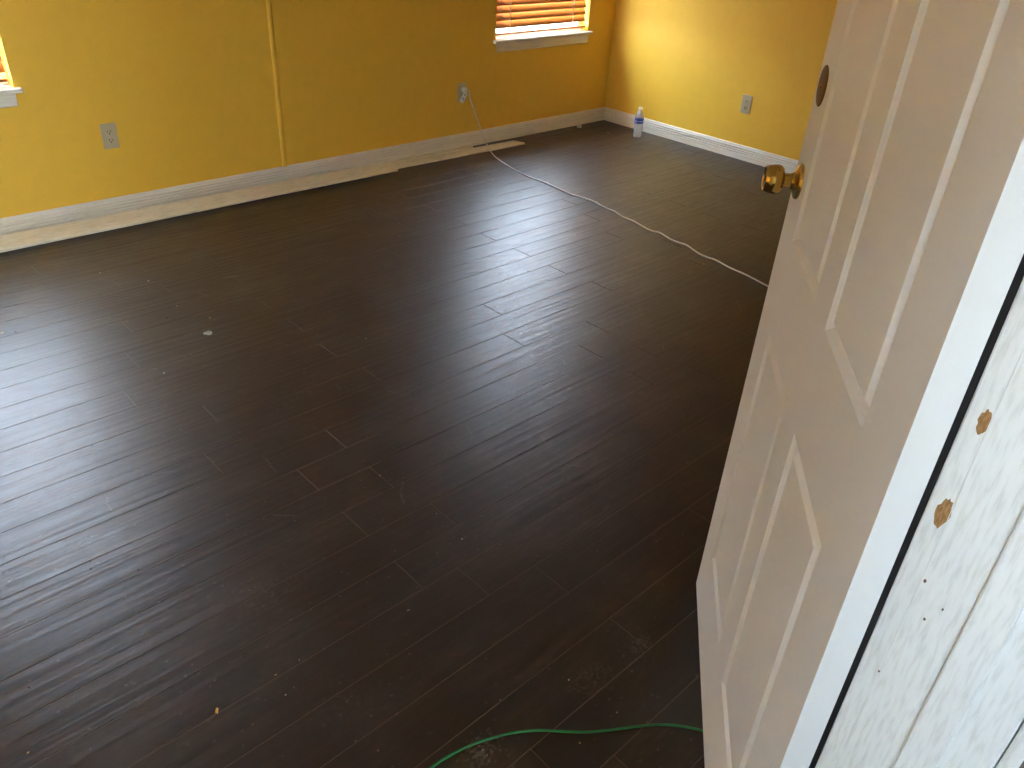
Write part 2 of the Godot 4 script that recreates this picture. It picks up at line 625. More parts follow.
func build_shell() -> void:
	var t := 0.12
	# back wall with its two window openings
	var st := new_st()
	var z0 := ROOM_B - t
	var z1 := ROOM_B
	var x0 := ROOM_L - t
	var x1 := ROOM_R + t
	bx(st, Vector3(x0, -0.1, z0), Vector3(WIN_L[0], CEIL, z1))
	bx(st, Vector3(WIN_L[1], -0.1, z0), Vector3(WIN_R[0], CEIL, z1))
	bx(st, Vector3(WIN_R[1], -0.1, z0), Vector3(x1, CEIL, z1))
	for w in [WIN_L, WIN_R]:
		bx(st, Vector3(w[0], -0.1, z0), Vector3(w[1], w[2] - 0.02, z1))
		bx(st, Vector3(w[0], w[3], z0), Vector3(w[1], CEIL, z1))
	struct(put("wall_back", st, M.yellow_paint), "mustard yellow wall with two blind-covered windows", "wall")
	st = new_st()
	bx(st, Vector3(ROOM_R, -0.1, ROOM_B), Vector3(x1, CEIL, HALL_Z))
	struct(put("wall_right", st, M.yellow_paint), "yellow wall behind the water bottle", "wall")
	st = new_st()
	bx(st, Vector3(x0, -0.1, ROOM_B), Vector3(ROOM_L, CEIL, -FILL_WIN_E[1]))
	bx(st, Vector3(x0, -0.1, -FILL_WIN_E[0]), Vector3(ROOM_L, CEIL, HALL_Z))
	for w in [FILL_WIN_E]:
		bx(st, Vector3(x0, -0.1, -w[1]), Vector3(ROOM_L, w[2] - 0.02, -w[0]))
		bx(st, Vector3(x0, w[3], -w[1]), Vector3(ROOM_L, CEIL, -w[0]))
	struct(put("wall_left", st, M.yellow_paint), "yellow wall opposite the water bottle wall", "wall")
	# doorway wall
	st = new_st()
	bx(st, Vector3(ROOM_L, -0.1, ROOM_F), Vector3(FILL_WIN_C[0], CEIL, HALL_Z - 0.004))
	bx(st, Vector3(FILL_WIN_C[1], -0.1, ROOM_F), Vector3(-0.085, CEIL, HALL_Z - 0.004))
	bx(st, Vector3(FILL_WIN_C[0], -0.1, ROOM_F), Vector3(FILL_WIN_C[1], FILL_WIN_C[2], HALL_Z - 0.004))
	bx(st, Vector3(FILL_WIN_C[0], FILL_WIN_C[3], ROOM_F), Vector3(FILL_WIN_C[1], CEIL, HALL_Z - 0.004))
	window_unit("window_7", FILL_WIN_C, ROOM_F + 0.09, -1.0, "plain unseen window added in the doorway wall to brighten the back wall")
	bx(st, Vector3(JAMB_X + 0.02, -0.1, ROOM_F), Vector3(ROOM_R, CEIL, HALL_Z - 0.004))
	bx(st, Vector3(-0.085, 2.07, ROOM_F), Vector3(JAMB_X + 0.02, CEIL, HALL_Z - 0.004))
	struct(put("wall_front", st, M.yellow_paint), "yellow wall with the doorway", "wall")
	st = new_st()
	bx(st, Vector3(x0, CEIL, ROOM_B - t), Vector3(x1, CEIL + 0.1, HALL_Z))
	struct(put("ceiling", st, M.ceiling_paint), "white ceiling of the empty room", "ceiling")
	# batten over the joint of two wall panels
	st = new_st()
	var bxm := 2.139
	var prof := []
	for i in 9:
		var a := PI * i / 8.0
		prof.append(Vector2(cos(a) * 0.014, sin(a) * 0.008))
	for i in 8:
		var p: Vector2 = prof[i]
		var q: Vector2 = prof[i + 1]
		var n := Vector3(p.x + q.x, 0, (p.y + q.y) * 3.0)
		quad(st, Vector3(bxm + p.x, 0.088, z1 + p.y), Vector3(bxm + q.x, 0.088, z1 + q.y), Vector3(bxm + q.x, CEIL, z1 + q.y), Vector3(bxm + p.x, CEIL, z1 + p.y), n)
	struct(put("trim_1", st, M.yellow_paint), "rounded yellow batten running up the wall joint", "trim")
	# ground outside
	st = new_st()
	bx(st, Vector3(-30, -0.75, -34), Vector3(34, -0.55, 30))
	struct(put("ground", st, M.outside_ground), "pale ground outside the windows", "ground")
	# hall behind the camera: floor, walls, ceiling and its window
	var hx0 := -1.00
	var hx1 := 2.00
	var hz := 5.0
	st = new_st()
	bx(st, Vector3(hx0 - 0.1, -0.1, ROOM_F + 0.05), Vector3(hx1 + 0.1, -0.004, hz + 0.1))
	struct(put("floor_hall", st, M.hall_floor), "plain brown floor of the hall outside the door", "floor")
	st = new_st()
	bx(st, Vector3(hx0 - 0.1, CEIL, HALL_Z - 0.1), Vector3(hx1 + 0.1, CEIL + 0.1, hz + 0.1))
	struct(put("ceiling_hall", st, M.ceiling_paint), "white ceiling of the hall outside the door", "ceiling")
	st = new_st()
	var side := [0.14, 0.58, 1.12, 2.05]
	bx(st, Vector3(hx0 - 0.1, -0.1, HALL_Z - 0.004), Vector3(hx0, CEIL, side[0]))
	bx(st, Vector3(hx0 - 0.1, -0.1, side[1]), Vector3(hx0, CEIL, hz))
	bx(st, Vector3(hx0 - 0.1, -0.1, side[0]), Vector3(hx0, side[2], side[1]))
	bx(st, Vector3(hx0 - 0.1, side[3], side[0]), Vector3(hx0, CEIL, side[1]))
	var sw := window_unit("window_5", [-side[1], -side[0], side[2], side[3]], 0.0, 1.0, "small high unseen window added in the side wall of the hall")  # unseen window, placed and sized to light the door mouldings
	sw.position = Vector3(hx0 - 0.05, 0, 0)
	sw.rotation.y = PI / 2.0
	struct(put("wall_hall_left", st, M.hall_paint), "white side wall of the hall beside the latch jamb", "wall")
	st = new_st()
	bx(st, Vector3(hx1, -0.004, HALL_Z), Vector3(hx1 + 0.1, CEIL, hz))
	struct(put("wall_hall_right", st, M.hall_paint), "white side wall of the hall beside the hinge jamb", "wall")
	st = new_st()
	var lo := 1.30
	var hi := 2.05
	var wide := 1.00
	var starts := [-0.6]
	bx(st, Vector3(hx0 - 0.1, -0.004, hz), Vector3(hx1 + 0.1, lo, hz + 0.1))
	bx(st, Vector3(hx0 - 0.1, hi, hz), Vector3(hx1 + 0.1, CEIL, hz + 0.1))
	var from_x := hx0 - 0.1
	for a in starts:
		bx(st, Vector3(from_x, lo, hz), Vector3(a, hi, hz + 0.1))
		from_x = a + wide
	bx(st, Vector3(from_x, lo, hz), Vector3(hx1 + 0.1, hi, hz + 0.1))
	struct(put("wall_hall_back", st, M.hall_paint), "white far wall of the hall with a window", "wall")
	for i in starts.size():
		window_unit("window_%d" % (i + 3), [starts[i], starts[i] + wide, lo, hi], hz + 0.06, 1.0, "window at the far end of the hall")
	# white lining on the hall face of the doorway wall
	st = new_st()
	bx(st, Vector3(hx0, -0.004, HALL_Z - 0.004), Vector3(-0.085, CEIL, HALL_Z))
	bx(st, Vector3(JAMB_X + 0.02, -0.004, HALL_Z - 0.004), Vector3(hx1, CEIL, HALL_Z))
	bx(st, Vector3(-0.085, 2.07, HALL_Z - 0.004), Vector3(JAMB_X + 0.02, CEIL, HALL_Z))
	struct(put("wall_hall_front", st, M.hall_paint), "white hall side of the doorway wall", "wall")


# ------------------------------------------------------------------ windows and blinds
func window_unit(called: String, w: Array, z: float, side: float, label: String) -> Node3D:
	var win := Node3D.new()
	win.name = called
	add_child(win)
	struct(win, label, "window")
	var f := 0.035
	var st := new_st()
	bx(st, Vector3(w[0], w[2], z - 0.025), Vector3(w[0] + f, w[3], z + 0.025), 0.003)
	bx(st, Vector3(w[1] - f, w[2], z - 0.025), Vector3(w[1], w[3], z + 0.025), 0.003)
	bx(st, Vector3(w[0] + f, w[2], z - 0.025), Vector3(w[1] - f, w[2] + f, z + 0.025), 0.003)
	bx(st, Vector3(w[0] + f, w[3] - f, z - 0.025), Vector3(w[1] - f, w[3], z + 0.025), 0.003)
	put("frame", st, M.vinyl_frame, win)
	var mid: float = (w[2] + w[3]) / 2.0
	st = new_st()
	bx(st, Vector3(w[0] + f, mid - 0.018, z - 0.018), Vector3(w[1] - f, mid + 0.018, z + 0.018), 0.003)
	put("meeting_rail", st, M.vinyl_frame, win)
	for p in [[w[2] + f, mid - 0.018], [mid + 0.018, w[3] - f]]:
		st = new_st()
		quad(st, Vector3(w[0] + f, p[0], z), Vector3(w[1] - f, p[0], z), Vector3(w[1] - f, p[1], z), Vector3(w[0] + f, p[1], z), Vector3(0, 0, side))
		put("pane", st, M.pane_glass, win)
	return win


func build_windows() -> void:
	# the added fill window in the wall opposite the bottle, built in the frame of the back wall and turned
	for q in [[FILL_WIN_E, "window_6", 58.0, "side"]]:
		var w: Array = q[0]
		var dw := window_unit(q[1], w, -0.09, 1.0, "added unseen %s window with white sill in the wall opposite the bottle" % q[3])
		dw.position = Vector3(ROOM_L, 0, 0)
		dw.rotation.y = PI / 2.0
		var ds := new_st()
		bx(ds, Vector3(w[0] - 0.026, w[2] - 0.020, 0), Vector3(w[1] + 0.026, w[2], 0.030), 0.004)
		bx(ds, Vector3(w[0], w[2] - 0.020, -0.12), Vector3(w[1], w[2], 0))
		put("sill", ds, M.white_trim, dw)
		var db := blind(w, "orange wooden slat blind of the added unseen %s window opposite the bottle" % q[3], q[2])  # comes with the added window and tempers its fill
		db.position = Vector3(ROOM_L - 0.032, w[2], -(w[0] + w[1]) / 2.0)
		db.rotation.y = PI / 2.0
	var n := 0
	for w in [WIN_R, WIN_L]:
		n += 1
		var lab: String = ["window by the corner with white sill, over the plugged-in cord", "window with white sill, next to the empty outlet"][n - 1]
		var win := window_unit("window_%d" % n, w, ROOM_B - 0.09, 1.0, lab)
		var st := new_st()
		bx(st, Vector3(w[0] - 0.026, w[2] - 0.020, ROOM_B), Vector3(w[1] + 0.026, w[2], ROOM_B + 0.030), 0.004)
		bx(st, Vector3(w[0], w[2] - 0.020, ROOM_B - 0.12), Vector3(w[1], w[2], ROOM_B))
		put("sill", st, M.white_trim, win)
		st = new_st()
		bx(st, Vector3(w[0] + 0.004, w[2] - 0.075, ROOM_B), Vector3(w[1] - 0.004, w[2] - 0.020, ROOM_B + 0.014), 0.003)
		put("apron", st, M.white_trim, win)
	blind(WIN_R, "orange wooden slat blind in the window by the corner")
	blind(WIN_L, "orange wooden slat blind in the window next to the empty outlet")


func blind(w: Array, label: String, tilt := 63.0) -> Node3D:
	var zc := ROOM_B - 0.032
	var xa: float = w[0] + 0.008
	var xb: float = w[1] - 0.014
	var o := thing("window_blind", label, "blind", Vector3((xa + xb) / 2.0, w[2], zc), 0.0, "wooden window blinds")
	var half := (xb - xa) / 2.0
	var height: float = w[3] - w[2]
	var st := new_st()
	bx(st, Vector3(-half, height - 0.055, -0.025), Vector3(half, height - 0.002, 0.025), 0.003)
	put("head_rail", st, M.blind_wood, o)
	st = new_st()
	bx(st, Vector3(-half, 0.022, -0.022), Vector3(half, 0.034, 0.022), 0.004)
	put("bottom_rail", st, M.blind_wood, o)
	# one slat: gently crowned strip
	st = new_st()
	var nseg := 4
	for i in nseg:
		var a := -0.025 + 0.05 * i / nseg
		var b := -0.025 + 0.05 * (i + 1) / nseg
		var ya := 0.0022 * (1.0 - pow(a / 0.025, 2.0))
		var yb := 0.0022 * (1.0 - pow(b / 0.025, 2.0))
		quad(st, Vector3(-half, ya + 0.0014, a), Vector3(half, ya + 0.0014, a), Vector3(half, yb + 0.0014, b), Vector3(-half, yb + 0.0014, b), Vector3.UP)
		quad(st, Vector3(-half, ya - 0.0014, a), Vector3(half, ya - 0.0014, a), Vector3(half, yb - 0.0014, b), Vector3(-half, yb - 0.0014, b), Vector3.DOWN)
		for s in [-1.0, 1.0]:
			quad(st, Vector3(s * half, ya - 0.0014, a), Vector3(s * half, yb - 0.0014, b), Vector3(s * half, yb + 0.0014, b), Vector3(s * half, ya + 0.0014, a), Vector3(s, 0, 0))
	for s in [-1.0, 1.0]:
		quad(st, Vector3(-half, -0.0014, s * 0.025), Vector3(half, -0.0014, s * 0.025), Vector3(half, 0.0014, s * 0.025), Vector3(-half, 0.0014, s * 0.025), Vector3(0, 0, s))
	var mesh := st.commit()
	var y := 0.082
	while y < height - 0.075:
		var sl := put_mesh("slat", mesh, M.blind_wood, o)
		sl.position = Vector3(0, y, 0)
		sl.rotation.x = deg_to_rad(tilt)      # room-side edge down: daylight slips down to the floor
		y += 0.044
	for x in [-half + 0.12, half - 0.14]:
		for z in [-0.0235, 0.0235]:
			st = new_st()
			bx(st, Vector3(x - 0.0022, 0.034, z - 0.0006), Vector3(x + 0.0022, height - 0.055, z + 0.0006))
			put("ladder_cord", st, M.blind_cord, o)
	return o


# ------------------------------------------------------------------ baseboards
func base_profile(t := 0.014, h := 0.092) -> Array:
	# fluted board: rounded top, three shallow grooves
	var p := [Vector2(0, 0), Vector2(t, 0), Vector2(t, h * 0.30)]
	for g in [0.34, 0.50, 0.66]:
		p.append(Vector2(t, h * g))
		p.append(Vector2(t - 0.005, h * (g + 0.025)))
		p.append(Vector2(t - 0.005, h * (g + 0.045)))
		p.append(Vector2(t, h * (g + 0.07)))
	p.append(Vector2(t, h * 0.82))
	p.append(Vector2(t - 0.004, h * 0.86))
	p.append(Vector2(t - 0.006, h * 0.95))
	p.append(Vector2(t - 0.009, h))
	p.append(Vector2(0, h))
	return p


func build_baseboards() -> void:
	var pr := base_profile()
	var st := new_st()
	run_profile(st, pr, Vector3(ROOM_L, 0, ROOM_B), Vector3(ROOM_R, 0, ROOM_B), Vector3(0, 0, 1), 0.0, 1.0)
	struct(put("baseboard_back", st, M.white_trim), "white fluted baseboard under the windows", "baseboard")
	st = new_st()
	run_profile(st, pr, Vector3(ROOM_R, 0, ROOM_B), Vector3(ROOM_R, 0, ROOM_F), Vector3(-1, 0, 0), 1.0, 0.0)
	struct(put("baseboard_right", st, M.white_trim), "white fluted baseboard behind the water bottle", "baseboard")
	st = new_st()
	run_profile(st, pr, Vector3(ROOM_L, 0, ROOM_B + 0.016), Vector3(ROOM_L, 0, ROOM_F), Vector3(1, 0, 0))
	struct(put("baseboard_left", st, M.white_trim), "white fluted baseboard on the wall opposite the bottle", "baseboard")
	st = new_st()
	run_profile(st, pr, Vector3(0.86, 0, ROOM_F), Vector3(ROOM_R - 0.016, 0, ROOM_F), Vector3(0, 0, -1))
	struct(put("baseboard_front", st, M.white_trim), "white fluted baseboard beside the doorway", "baseboard")


# ------------------------------------------------------------------ doorway
func build_doorway() -> void:
	var top := 2.05
	# hinge-side jamb
	var st := new_st()
	bx(st, Vector3(JAMB_X, -0.002, ROOM_F), Vector3(JAMB_X + 0.02, top, HALL_Z - 0.0015), 0.002)
	var j := put("trim_2", st, M.jamb_paint)
	st = new_st()
	tube(st, [Vector3(JAMB_X, 0.30, -0.1290), Vector3(JAMB_X, 0.62, -0.1298), Vector3(JAMB_X, 0.80, -0.1292), Vector3(JAMB_X, 0.93, -0.1285), Vector3(JAMB_X, 1.04, -0.1296), Vector3(JAMB_X, 1.35, -0.1290)], 0.0006, 6, 6)
	put("paint_ridge", st, M.jamb_paint, j)
	struct(j, "white brush-painted door jamb with chipped paint beside the door's hinge edge", "door jamb")
	chip(j, Vector3(JAMB_X, 1.074, -0.1345), 0.0055, 0.014, M.bare_wood, 1)
	chip(j, Vector3(JAMB_X, 0.961, -0.1351), 0.0075, 0.020, M.bare_wood, 2)
	chip(j, Vector3(JAMB_X, 0.8727, -0.1246), 0.0016, 0.0026, M.wood_pit, 3)
	chip(j, Vector3(JAMB_X, 0.8265, -0.1100), 0.0012, 0.002, M.wood_pit, 4)
	chip(j, Vector3(JAMB_X, 0.7218, -0.1295), 0.0012, 0.002, M.wood_pit, 5)
	chip(j, Vector3(JAMB_X, 0.851, -0.0985), 0.0010, 0.0017, M.wood_pit, 6)
	st = new_st()
	bx(st, Vector3(JAMB_X - 0.013, -0.002, -0.0735), Vector3(JAMB_X, top, -0.037), 0.002)
	struct(put("trim_3", st, M.jamb_paint), "white door stop strip nailed to the chipped jamb", "door stop")
	# hall casing, a hair proud of the jamb with a dark joint between
	st = new_st()
	bx(st, Vector3(JAMB_X + 0.004, -0.004, HALL_Z + 0.0005), Vector3(JAMB_X + 0.064, top + 0.06, HALL_Z + 0.017), 0.003)
	bx(st, Vector3(-0.065 - 0.064, -0.004, HALL_Z + 0.0005), Vector3(-0.065 - 0.004, top + 0.06, HALL_Z + 0.017), 0.003)
	bx(st, Vector3(-0.069, top - 0.004, HALL_Z + 0.0005), Vector3(JAMB_X + 0.004, top + 0.06, HALL_Z + 0.017), 0.003)
	struct(put("trim_4", st, M.jamb_paint), "white casing round the hall side of the doorway", "door casing")
	# room casing
	st = new_st()
	bx(st, Vector3(JAMB_X + 0.006, 0.0, ROOM_F - 0.015), Vector3(JAMB_X + 0.066, top + 0.06, ROOM_F), 0.003)
	bx(st, Vector3(-0.065 - 0.064, 0.0, ROOM_F - 0.015), Vector3(-0.065 - 0.006, top + 0.06, ROOM_F), 0.003)
	bx(st, Vector3(-0.071, top + 0.004, ROOM_F - 0.015), Vector3(JAMB_X + 0.006, top + 0.06, ROOM_F), 0.003)
	struct(put("trim_5", st, M.jamb_paint), "white casing round the room side of the doorway", "door casing")
	# added dark strip that paints the shade in the gap behind the hinge edge
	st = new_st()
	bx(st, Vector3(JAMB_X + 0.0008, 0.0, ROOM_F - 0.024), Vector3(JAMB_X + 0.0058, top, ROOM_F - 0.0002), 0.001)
	struct(put("trim_8", st, M.gap_shade), "added dark strip standing for shade in the gap between the hinge edge and the chipped jamb", "shade strip")
	# latch jamb and head
	st = new_st()
	bx(st, Vector3(-0.085, -0.002, ROOM_F), Vector3(-0.065, top, HALL_Z - 0.0015), 0.002)
	struct(put("trim_6", st, M.jamb_paint), "white door jamb on the latch side of the doorway", "door jamb")
	st = new_st()
	bx(st, Vector3(-0.085, top, ROOM_F), Vector3(JAMB_X + 0.02, top + 0.02, HALL_Z - 0.0015), 0.002)
	struct(put("trim_7", st, M.jamb_paint), "white head jamb across the top of the doorway", "door jamb")


# an irregular spot where the paint is off, on a face that looks to -x
func chip(parent: Node, at: Vector3, rz: float, ry: float, m: Material, s: int) -> void:
	var r := RandomNumberGenerator.new()
	r.seed = s
	var st := new_st()
	var n := 22
	var rim := []
	for i in n:
		var a := TAU * i / n
		var k := r.randf_range(0.82, 1.12)
		rim.append(Vector3(-0.0004, sin(a) * ry * k, cos(a) * rz * k * (1.0 - 0.15 * absf(sin(a)))))
	for i in n:
		var p: Vector3 = rim[i]
		var q: Vector3 = rim[(i + 1) % n]
		tri(st, at + Vector3(-0.0007, 0, 0), at + p, at + q, Vector3(-1, 0, 0))
		quad(st, at + p, at + q, at + q + Vector3(0.0008, 0, 0), at + p + Vector3(0.0008, 0, 0), Vector3(0, p.y, p.z))
	put("paint_chip", st, m, parent)


# ------------------------------------------------------------------ door
const DOOR_W := 0.8205
const DOOR_T := 0.035
const DOOR_TOP := 2.035
const DOOR_BOT := 0.0104


func build_door() -> void:
	var d := Node3D.new()
	d.name = "door_1"
	add_child(d)
	struct(d, "open white six-panel door with a brass knob", "door")
	d.position = Vector3(0.73545, 0, -0.18471)
	d.rotation.y = 0.658015
	var xs := [0.0, 0.1165, 0.3685, 0.4615, 0.7115, DOOR_W]     # from the hinge edge
	var ys := [DOOR_BOT, 0.202, 0.789, 0.969, 1.600, 1.700, 1.915, DOOR_TOP]
	var st := new_st()
	for f in [[0.0, -1.0], [DOOR_T, 1.0]]:
		for i in 5:
			for j in 7:
				if i % 2 == 1 and j % 2 == 1:
					continue
				quad(st, Vector3(xs[i], ys[j], f[0]), Vector3(xs[i + 1], ys[j], f[0]), Vector3(xs[i + 1], ys[j + 1], f[0]), Vector3(xs[i], ys[j + 1], f[0]), Vector3(0, 0, f[1]))
	var se := new_st()
	quad(se, Vector3(0, DOOR_BOT, 0), Vector3(0, DOOR_BOT, DOOR_T), Vector3(0, DOOR_TOP, DOOR_T), Vector3(0, DOOR_TOP, 0), Vector3(-1, 0, 0))
	put("hinge_edge", se, M.door_paint, d).set_meta("label", "white hinge edge of the door")
	for e in [[DOOR_W, 1.0]]:
		quad(st, Vector3(e[0], DOOR_BOT, 0), Vector3(e[0], DOOR_BOT, DOOR_T), Vector3(e[0], DOOR_TOP, DOOR_T), Vector3(e[0], DOOR_TOP, 0), Vector3(e[1], 0, 0))
	for e in [[DOOR_BOT, -1.0], [DOOR_TOP, 1.0]]:
		quad(st, Vector3(0, e[0], 0), Vector3(DOOR_W, e[0], 0), Vector3(DOOR_W, e[0], DOOR_T), Vector3(0, e[0], DOOR_T), Vector3(0, e[1], 0))
	put("slab", st, M.door_paint, d)
	# moulded panels: sticking with fine beads down to a groove, then a bevel up to the raised field
	var prof := [[0.0, 0.0], [0.0008, 0.0010], [0.0034, 0.0034], [0.0042, 0.0037], [0.0068, 0.0068], [0.0076, 0.0071], [0.0108, 0.0112], [0.0118, 0.0116], [0.0132, 0.0116], [0.0142, 0.0110], [0.0262, 0.0012], [0.0275, 0.0008]]
	for f in [[0.0, 1.0], [DOOR_T, -1.0]]:
		for i in [1, 3]:
			for j in [1, 3, 5]:
				st = new_st()
				for k in prof.size() - 1:
					var o0: float = prof[k][0]
					var o1: float = prof[k + 1][0]
					var z0: float = f[0] + f[1] * prof[k][1]
					var z1: float = f[0] + f[1] * prof[k + 1][1]
					var a := [Vector3(xs[i] + o0, ys[j] + o0, z0), Vector3(xs[i + 1] - o0, ys[j] + o0, z0), Vector3(xs[i + 1] - o0, ys[j + 1] - o0, z0), Vector3(xs[i] + o0, ys[j + 1] - o0, z0)]
					var b := [Vector3(xs[i] + o1, ys[j] + o1, z1), Vector3(xs[i + 1] - o1, ys[j] + o1, z1), Vector3(xs[i + 1] - o1, ys[j + 1] - o1, z1), Vector3(xs[i] + o1, ys[j + 1] - o1, z1)]
					for q in 4:
						quad(st, a[q], a[(q + 1) % 4], b[(q + 1) % 4], b[q], Vector3(0, 0, -f[1]))
				var ring := st
				st = new_st()
				var o: float = prof[-1][0]
				var zf: float = f[0] + f[1] * prof[-1][1]
				quad(st, Vector3(xs[i] + o, ys[j] + o, zf), Vector3(xs[i + 1] - o, ys[j] + o, zf), Vector3(xs[i + 1] - o, ys[j + 1] - o, zf), Vector3(xs[i] + o, ys[j + 1] - o, zf), Vector3(0, 0, -f[1]))
				var pn := put("panel", st, M.door_paint, d)
				put("moulding", ring, M.door_paint, pn).set_meta("label", "moulding round the panel")
	# knob sets on both faces
	for f in [[0.0, -1.0], [DOOR_T, 1.0]]:
		var turn := Basis(Vector3.RIGHT, -PI / 2.0 if f[1] < 0.0 else PI / 2.0)      # lathe axis y to the face's outward side
		var xf := Transform3D(turn, Vector3(DOOR_W - 0.050, 1.059, f[0]))
		st = new_st()
		lathe(st, [Vector2(0.0315, 0.0), Vector2(0.0315, 0.0025), Vector2(0.0300, 0.0055), Vector2(0.0250, 0.0078), Vector2(0.0190, 0.0090), Vector2(0.0150, 0.0125), Vector2(0.0135, 0.016)], 36, xf)
		var rose := put("rosette", st, M.brass, d)
		rose.set_meta("label", "round brass rosette of the knob")
		st = new_st()
		lathe(st, [Vector2(0.0125, 0.010), Vector2(0.0125, 0.028), Vector2(0.0150, 0.0295), Vector2(0.0205, 0.0310), Vector2(0.0243, 0.0350), Vector2(0.0258, 0.0410), Vector2(0.0252, 0.0480), Vector2(0.0238, 0.0550), Vector2(0.0222, 0.0595), Vector2(0.0205, 0.0615), Vector2(0.0190, 0.0610), Vector2(0.0180, 0.0595), Vector2(0.0120, 0.0600), Vector2(0.0, 0.0603)], 36, xf)
		var knob := put("knob", st, M.brass, d)
		knob.set_meta("label", "round brass door knob")
		st = new_st()
		lathe(st, [Vector2(0.0058, 0.0600), Vector2(0.0058, 0.0612), Vector2(0.0, 0.0614)], 16, xf)
		put("lock_button", st, M.aged_brass, knob)
		xf.origin = Vector3(DOOR_W - 0.046, 1.221, f[0])
		st = new_st()
		lathe(st, [Vector2(0.0330, 0.0), Vector2(0.0328, 0.0012), Vector2(0.0310, 0.0020), Vector2(0.0120, 0.0026), Vector2(0.0, 0.0028)], 36, xf)
		var plate := put("bore_cover", st, M.aged_brass, d)
		plate.set_meta("label", "flat round brass plate covering the upper lock hole")
		st = new_st()
		lathe(st, [Vector2(0.0042, 0.0024), Vector2(0.0038, 0.0040), Vector2(0.0, 0.0046)], 12, xf)
		put("screw", st, M.brass, plate)
	# latch plate on the free edge
	st = new_st()
	bx(st, Vector3(DOOR_W, 1.03, 0.006), Vector3(DOOR_W + 0.001, 1.087, 0.029))
	put("latch_plate", st, M.brass, d)
	# hinges: knuckles just past the room-side corner of the hinge edge
	for y in [0.26, 1.305, 1.86]:
		st = new_st()
		lathe(st, [Vector2(0.0, -0.045), Vector2(0.0040, -0.045), Vector2(0.0040, 0.045), Vector2(0.0, 0.045)], 12, Transform3D(Basis.IDENTITY, Vector3(0.004, y, DOOR_T + 0.0042)), false)
		var h := put("hinge", st, M.hinge_steel, d)
		st = new_st()
		bx(st, Vector3(0.004, y - 0.044, DOOR_T), Vector3(0.030, y + 0.044, DOOR_T + 0.0012))
		put("hinge_leaf", st, M.hinge_steel, h)


# ------------------------------------------------------------------ loose trim boards along the back wall
func build_trim_boards() -> void:
	# board lying flat with its end out past the cord
	board("trim_board", "short cream trim board flat on the floor, its end reaching past the white cord", Vector3(2.60, 0, -3.931), Vector3(3.815, 0, -3.896), 0.086, 0.0, 0.012, 0.035)
	board("trim_board", "narrow cream trim board tight against the baseboard, behind the short board", Vector3(2.45, 0, -3.9905), Vector3(3.47, 0, -3.9905), 0.036, 0.0, 0.012, 0.01)
	board("trim_board", "cream trim board underneath the long leaning board", Vector3(-0.70, 0, -3.915), Vector3(2.42, 0, -3.900), 0.092, 0.0, 0.012, 0.01)
	board("trim_board", "long cream trim board leaning over another board, its end short of the cord", Vector3(-0.75, 0, -3.910), Vector3(2.775, 0, -3.878), 0.112, 0.0262, 0.011, -0.03, 0.20)


func board(called: String, label: String, a: Vector3, b: Vector3, width: float, y: float, t: float, skew: float, lean := 0.0) -> void:
	var dir := (b - a).normalized()
	var side := Vector3(-dir.z, 0, dir.x)      # towards the camera
	if side.z < 0.0:
		side = -side
	var l := (b - a).length()
	var o := thing(called, label, "board", a + Vector3(0, y, 0), 0.0, "loose trim boards")
	var st := new_st()
	var prof := [Vector2(0, 0), Vector2(width, 0), Vector2(width, t * 0.55), Vector2(width - 0.004, t * 0.9), Vector2(width - 0.012, t), Vector2(width * 0.62, t), Vector2(width * 0.60, t - 0.0015), Vector2(width * 0.57, t - 0.0015), Vector2(width * 0.55, t), Vector2(0.004, t), Vector2(0, t * 0.7)]
	var off := -side * width / 2.0
	var pa := []
	var pb := []
	for p in prof:
		pa.append(off + side * p.x + Vector3.UP * p.y)
		pb.append(off + side * p.x + Vector3.UP * p.y + dir * (l + skew * (p.x / width - 0.5)))
	for i in prof.size():
		var j := (i + 1) % prof.size()
		var e: Vector2 = prof[j] - prof[i]
		quad(st, pa[i], pa[j], pb[j], pb[i], side * e.y - Vector3.UP * e.x)
	o.rotation.x = lean
	put("face", st, M.primed_board, o)
	st = new_st()
	var flat := PackedVector2Array(prof)
	var idx := Geometry2D.triangulate_polygon(flat)
	for k in range(0, idx.size(), 3):
		tri(st, pa[idx[k]], pa[idx[k + 1]], pa[idx[k + 2]], -dir)
		tri(st, pb[idx[k]], pb[idx[k + 1]], pb[idx[k + 2]], dir)
	put("cut_end", st, M.board_edge, o)


# ------------------------------------------------------------------ outlets
func outlet(label: String, at: Vector3, turn: float) -> Node3D:
	var o := thing("wall_outlet", label, "outlet", at, turn, "wall outlets")
	var st := new_st()
	bx(st, Vector3(-0.036, -0.058, 0.0), Vector3(0.036, 0.058, 0.006), 0.0035)
	put("plate", st, M.almond_plastic, o)
	for s in [-1.0, 1.0]:
		st = new_st()
		var xf := Transform3D(Basis(Vector3.RIGHT, PI / 2.0).scaled(Vector3(1, 0.86, 1)), Vector3(0, s * 0.0195, 0.006))
		lathe(st, [Vector2(0.0172, -0.001), Vector2(0.0172, 0.0012), Vector2(0.0160, 0.0020), Vector2(0.0, 0.0021)], 24, xf)
		var r := put("receptacle", st, M.almond_plastic, o)
		for q in [[-0.0064, 0.003, 0.0013, 0.0046], [0.0064, 0.003, 0.0013, 0.0038], [0.0, -0.0078, 0.0024, 0.0026]]:
			st = new_st()
			bx(st, Vector3(q[0] - q[2], s * 0.0195 + q[1] - q[3], 0.0070), Vector3(q[0] + q[2], s * 0.0195 + q[1] + q[3], 0.0084))
			put("slot", st, M.slot_dark, r)
	st = new_st()
	lathe(st, [Vector2(0.0033, 0.0), Vector2(0.0030, 0.0010), Vector2(0.0, 0.0014)], 12, Transform3D(Basis(Vector3.RIGHT, PI / 2.0), Vector3(0, 0, 0.006)))
	put("screw", st, M.almond_plastic, o)
	return o


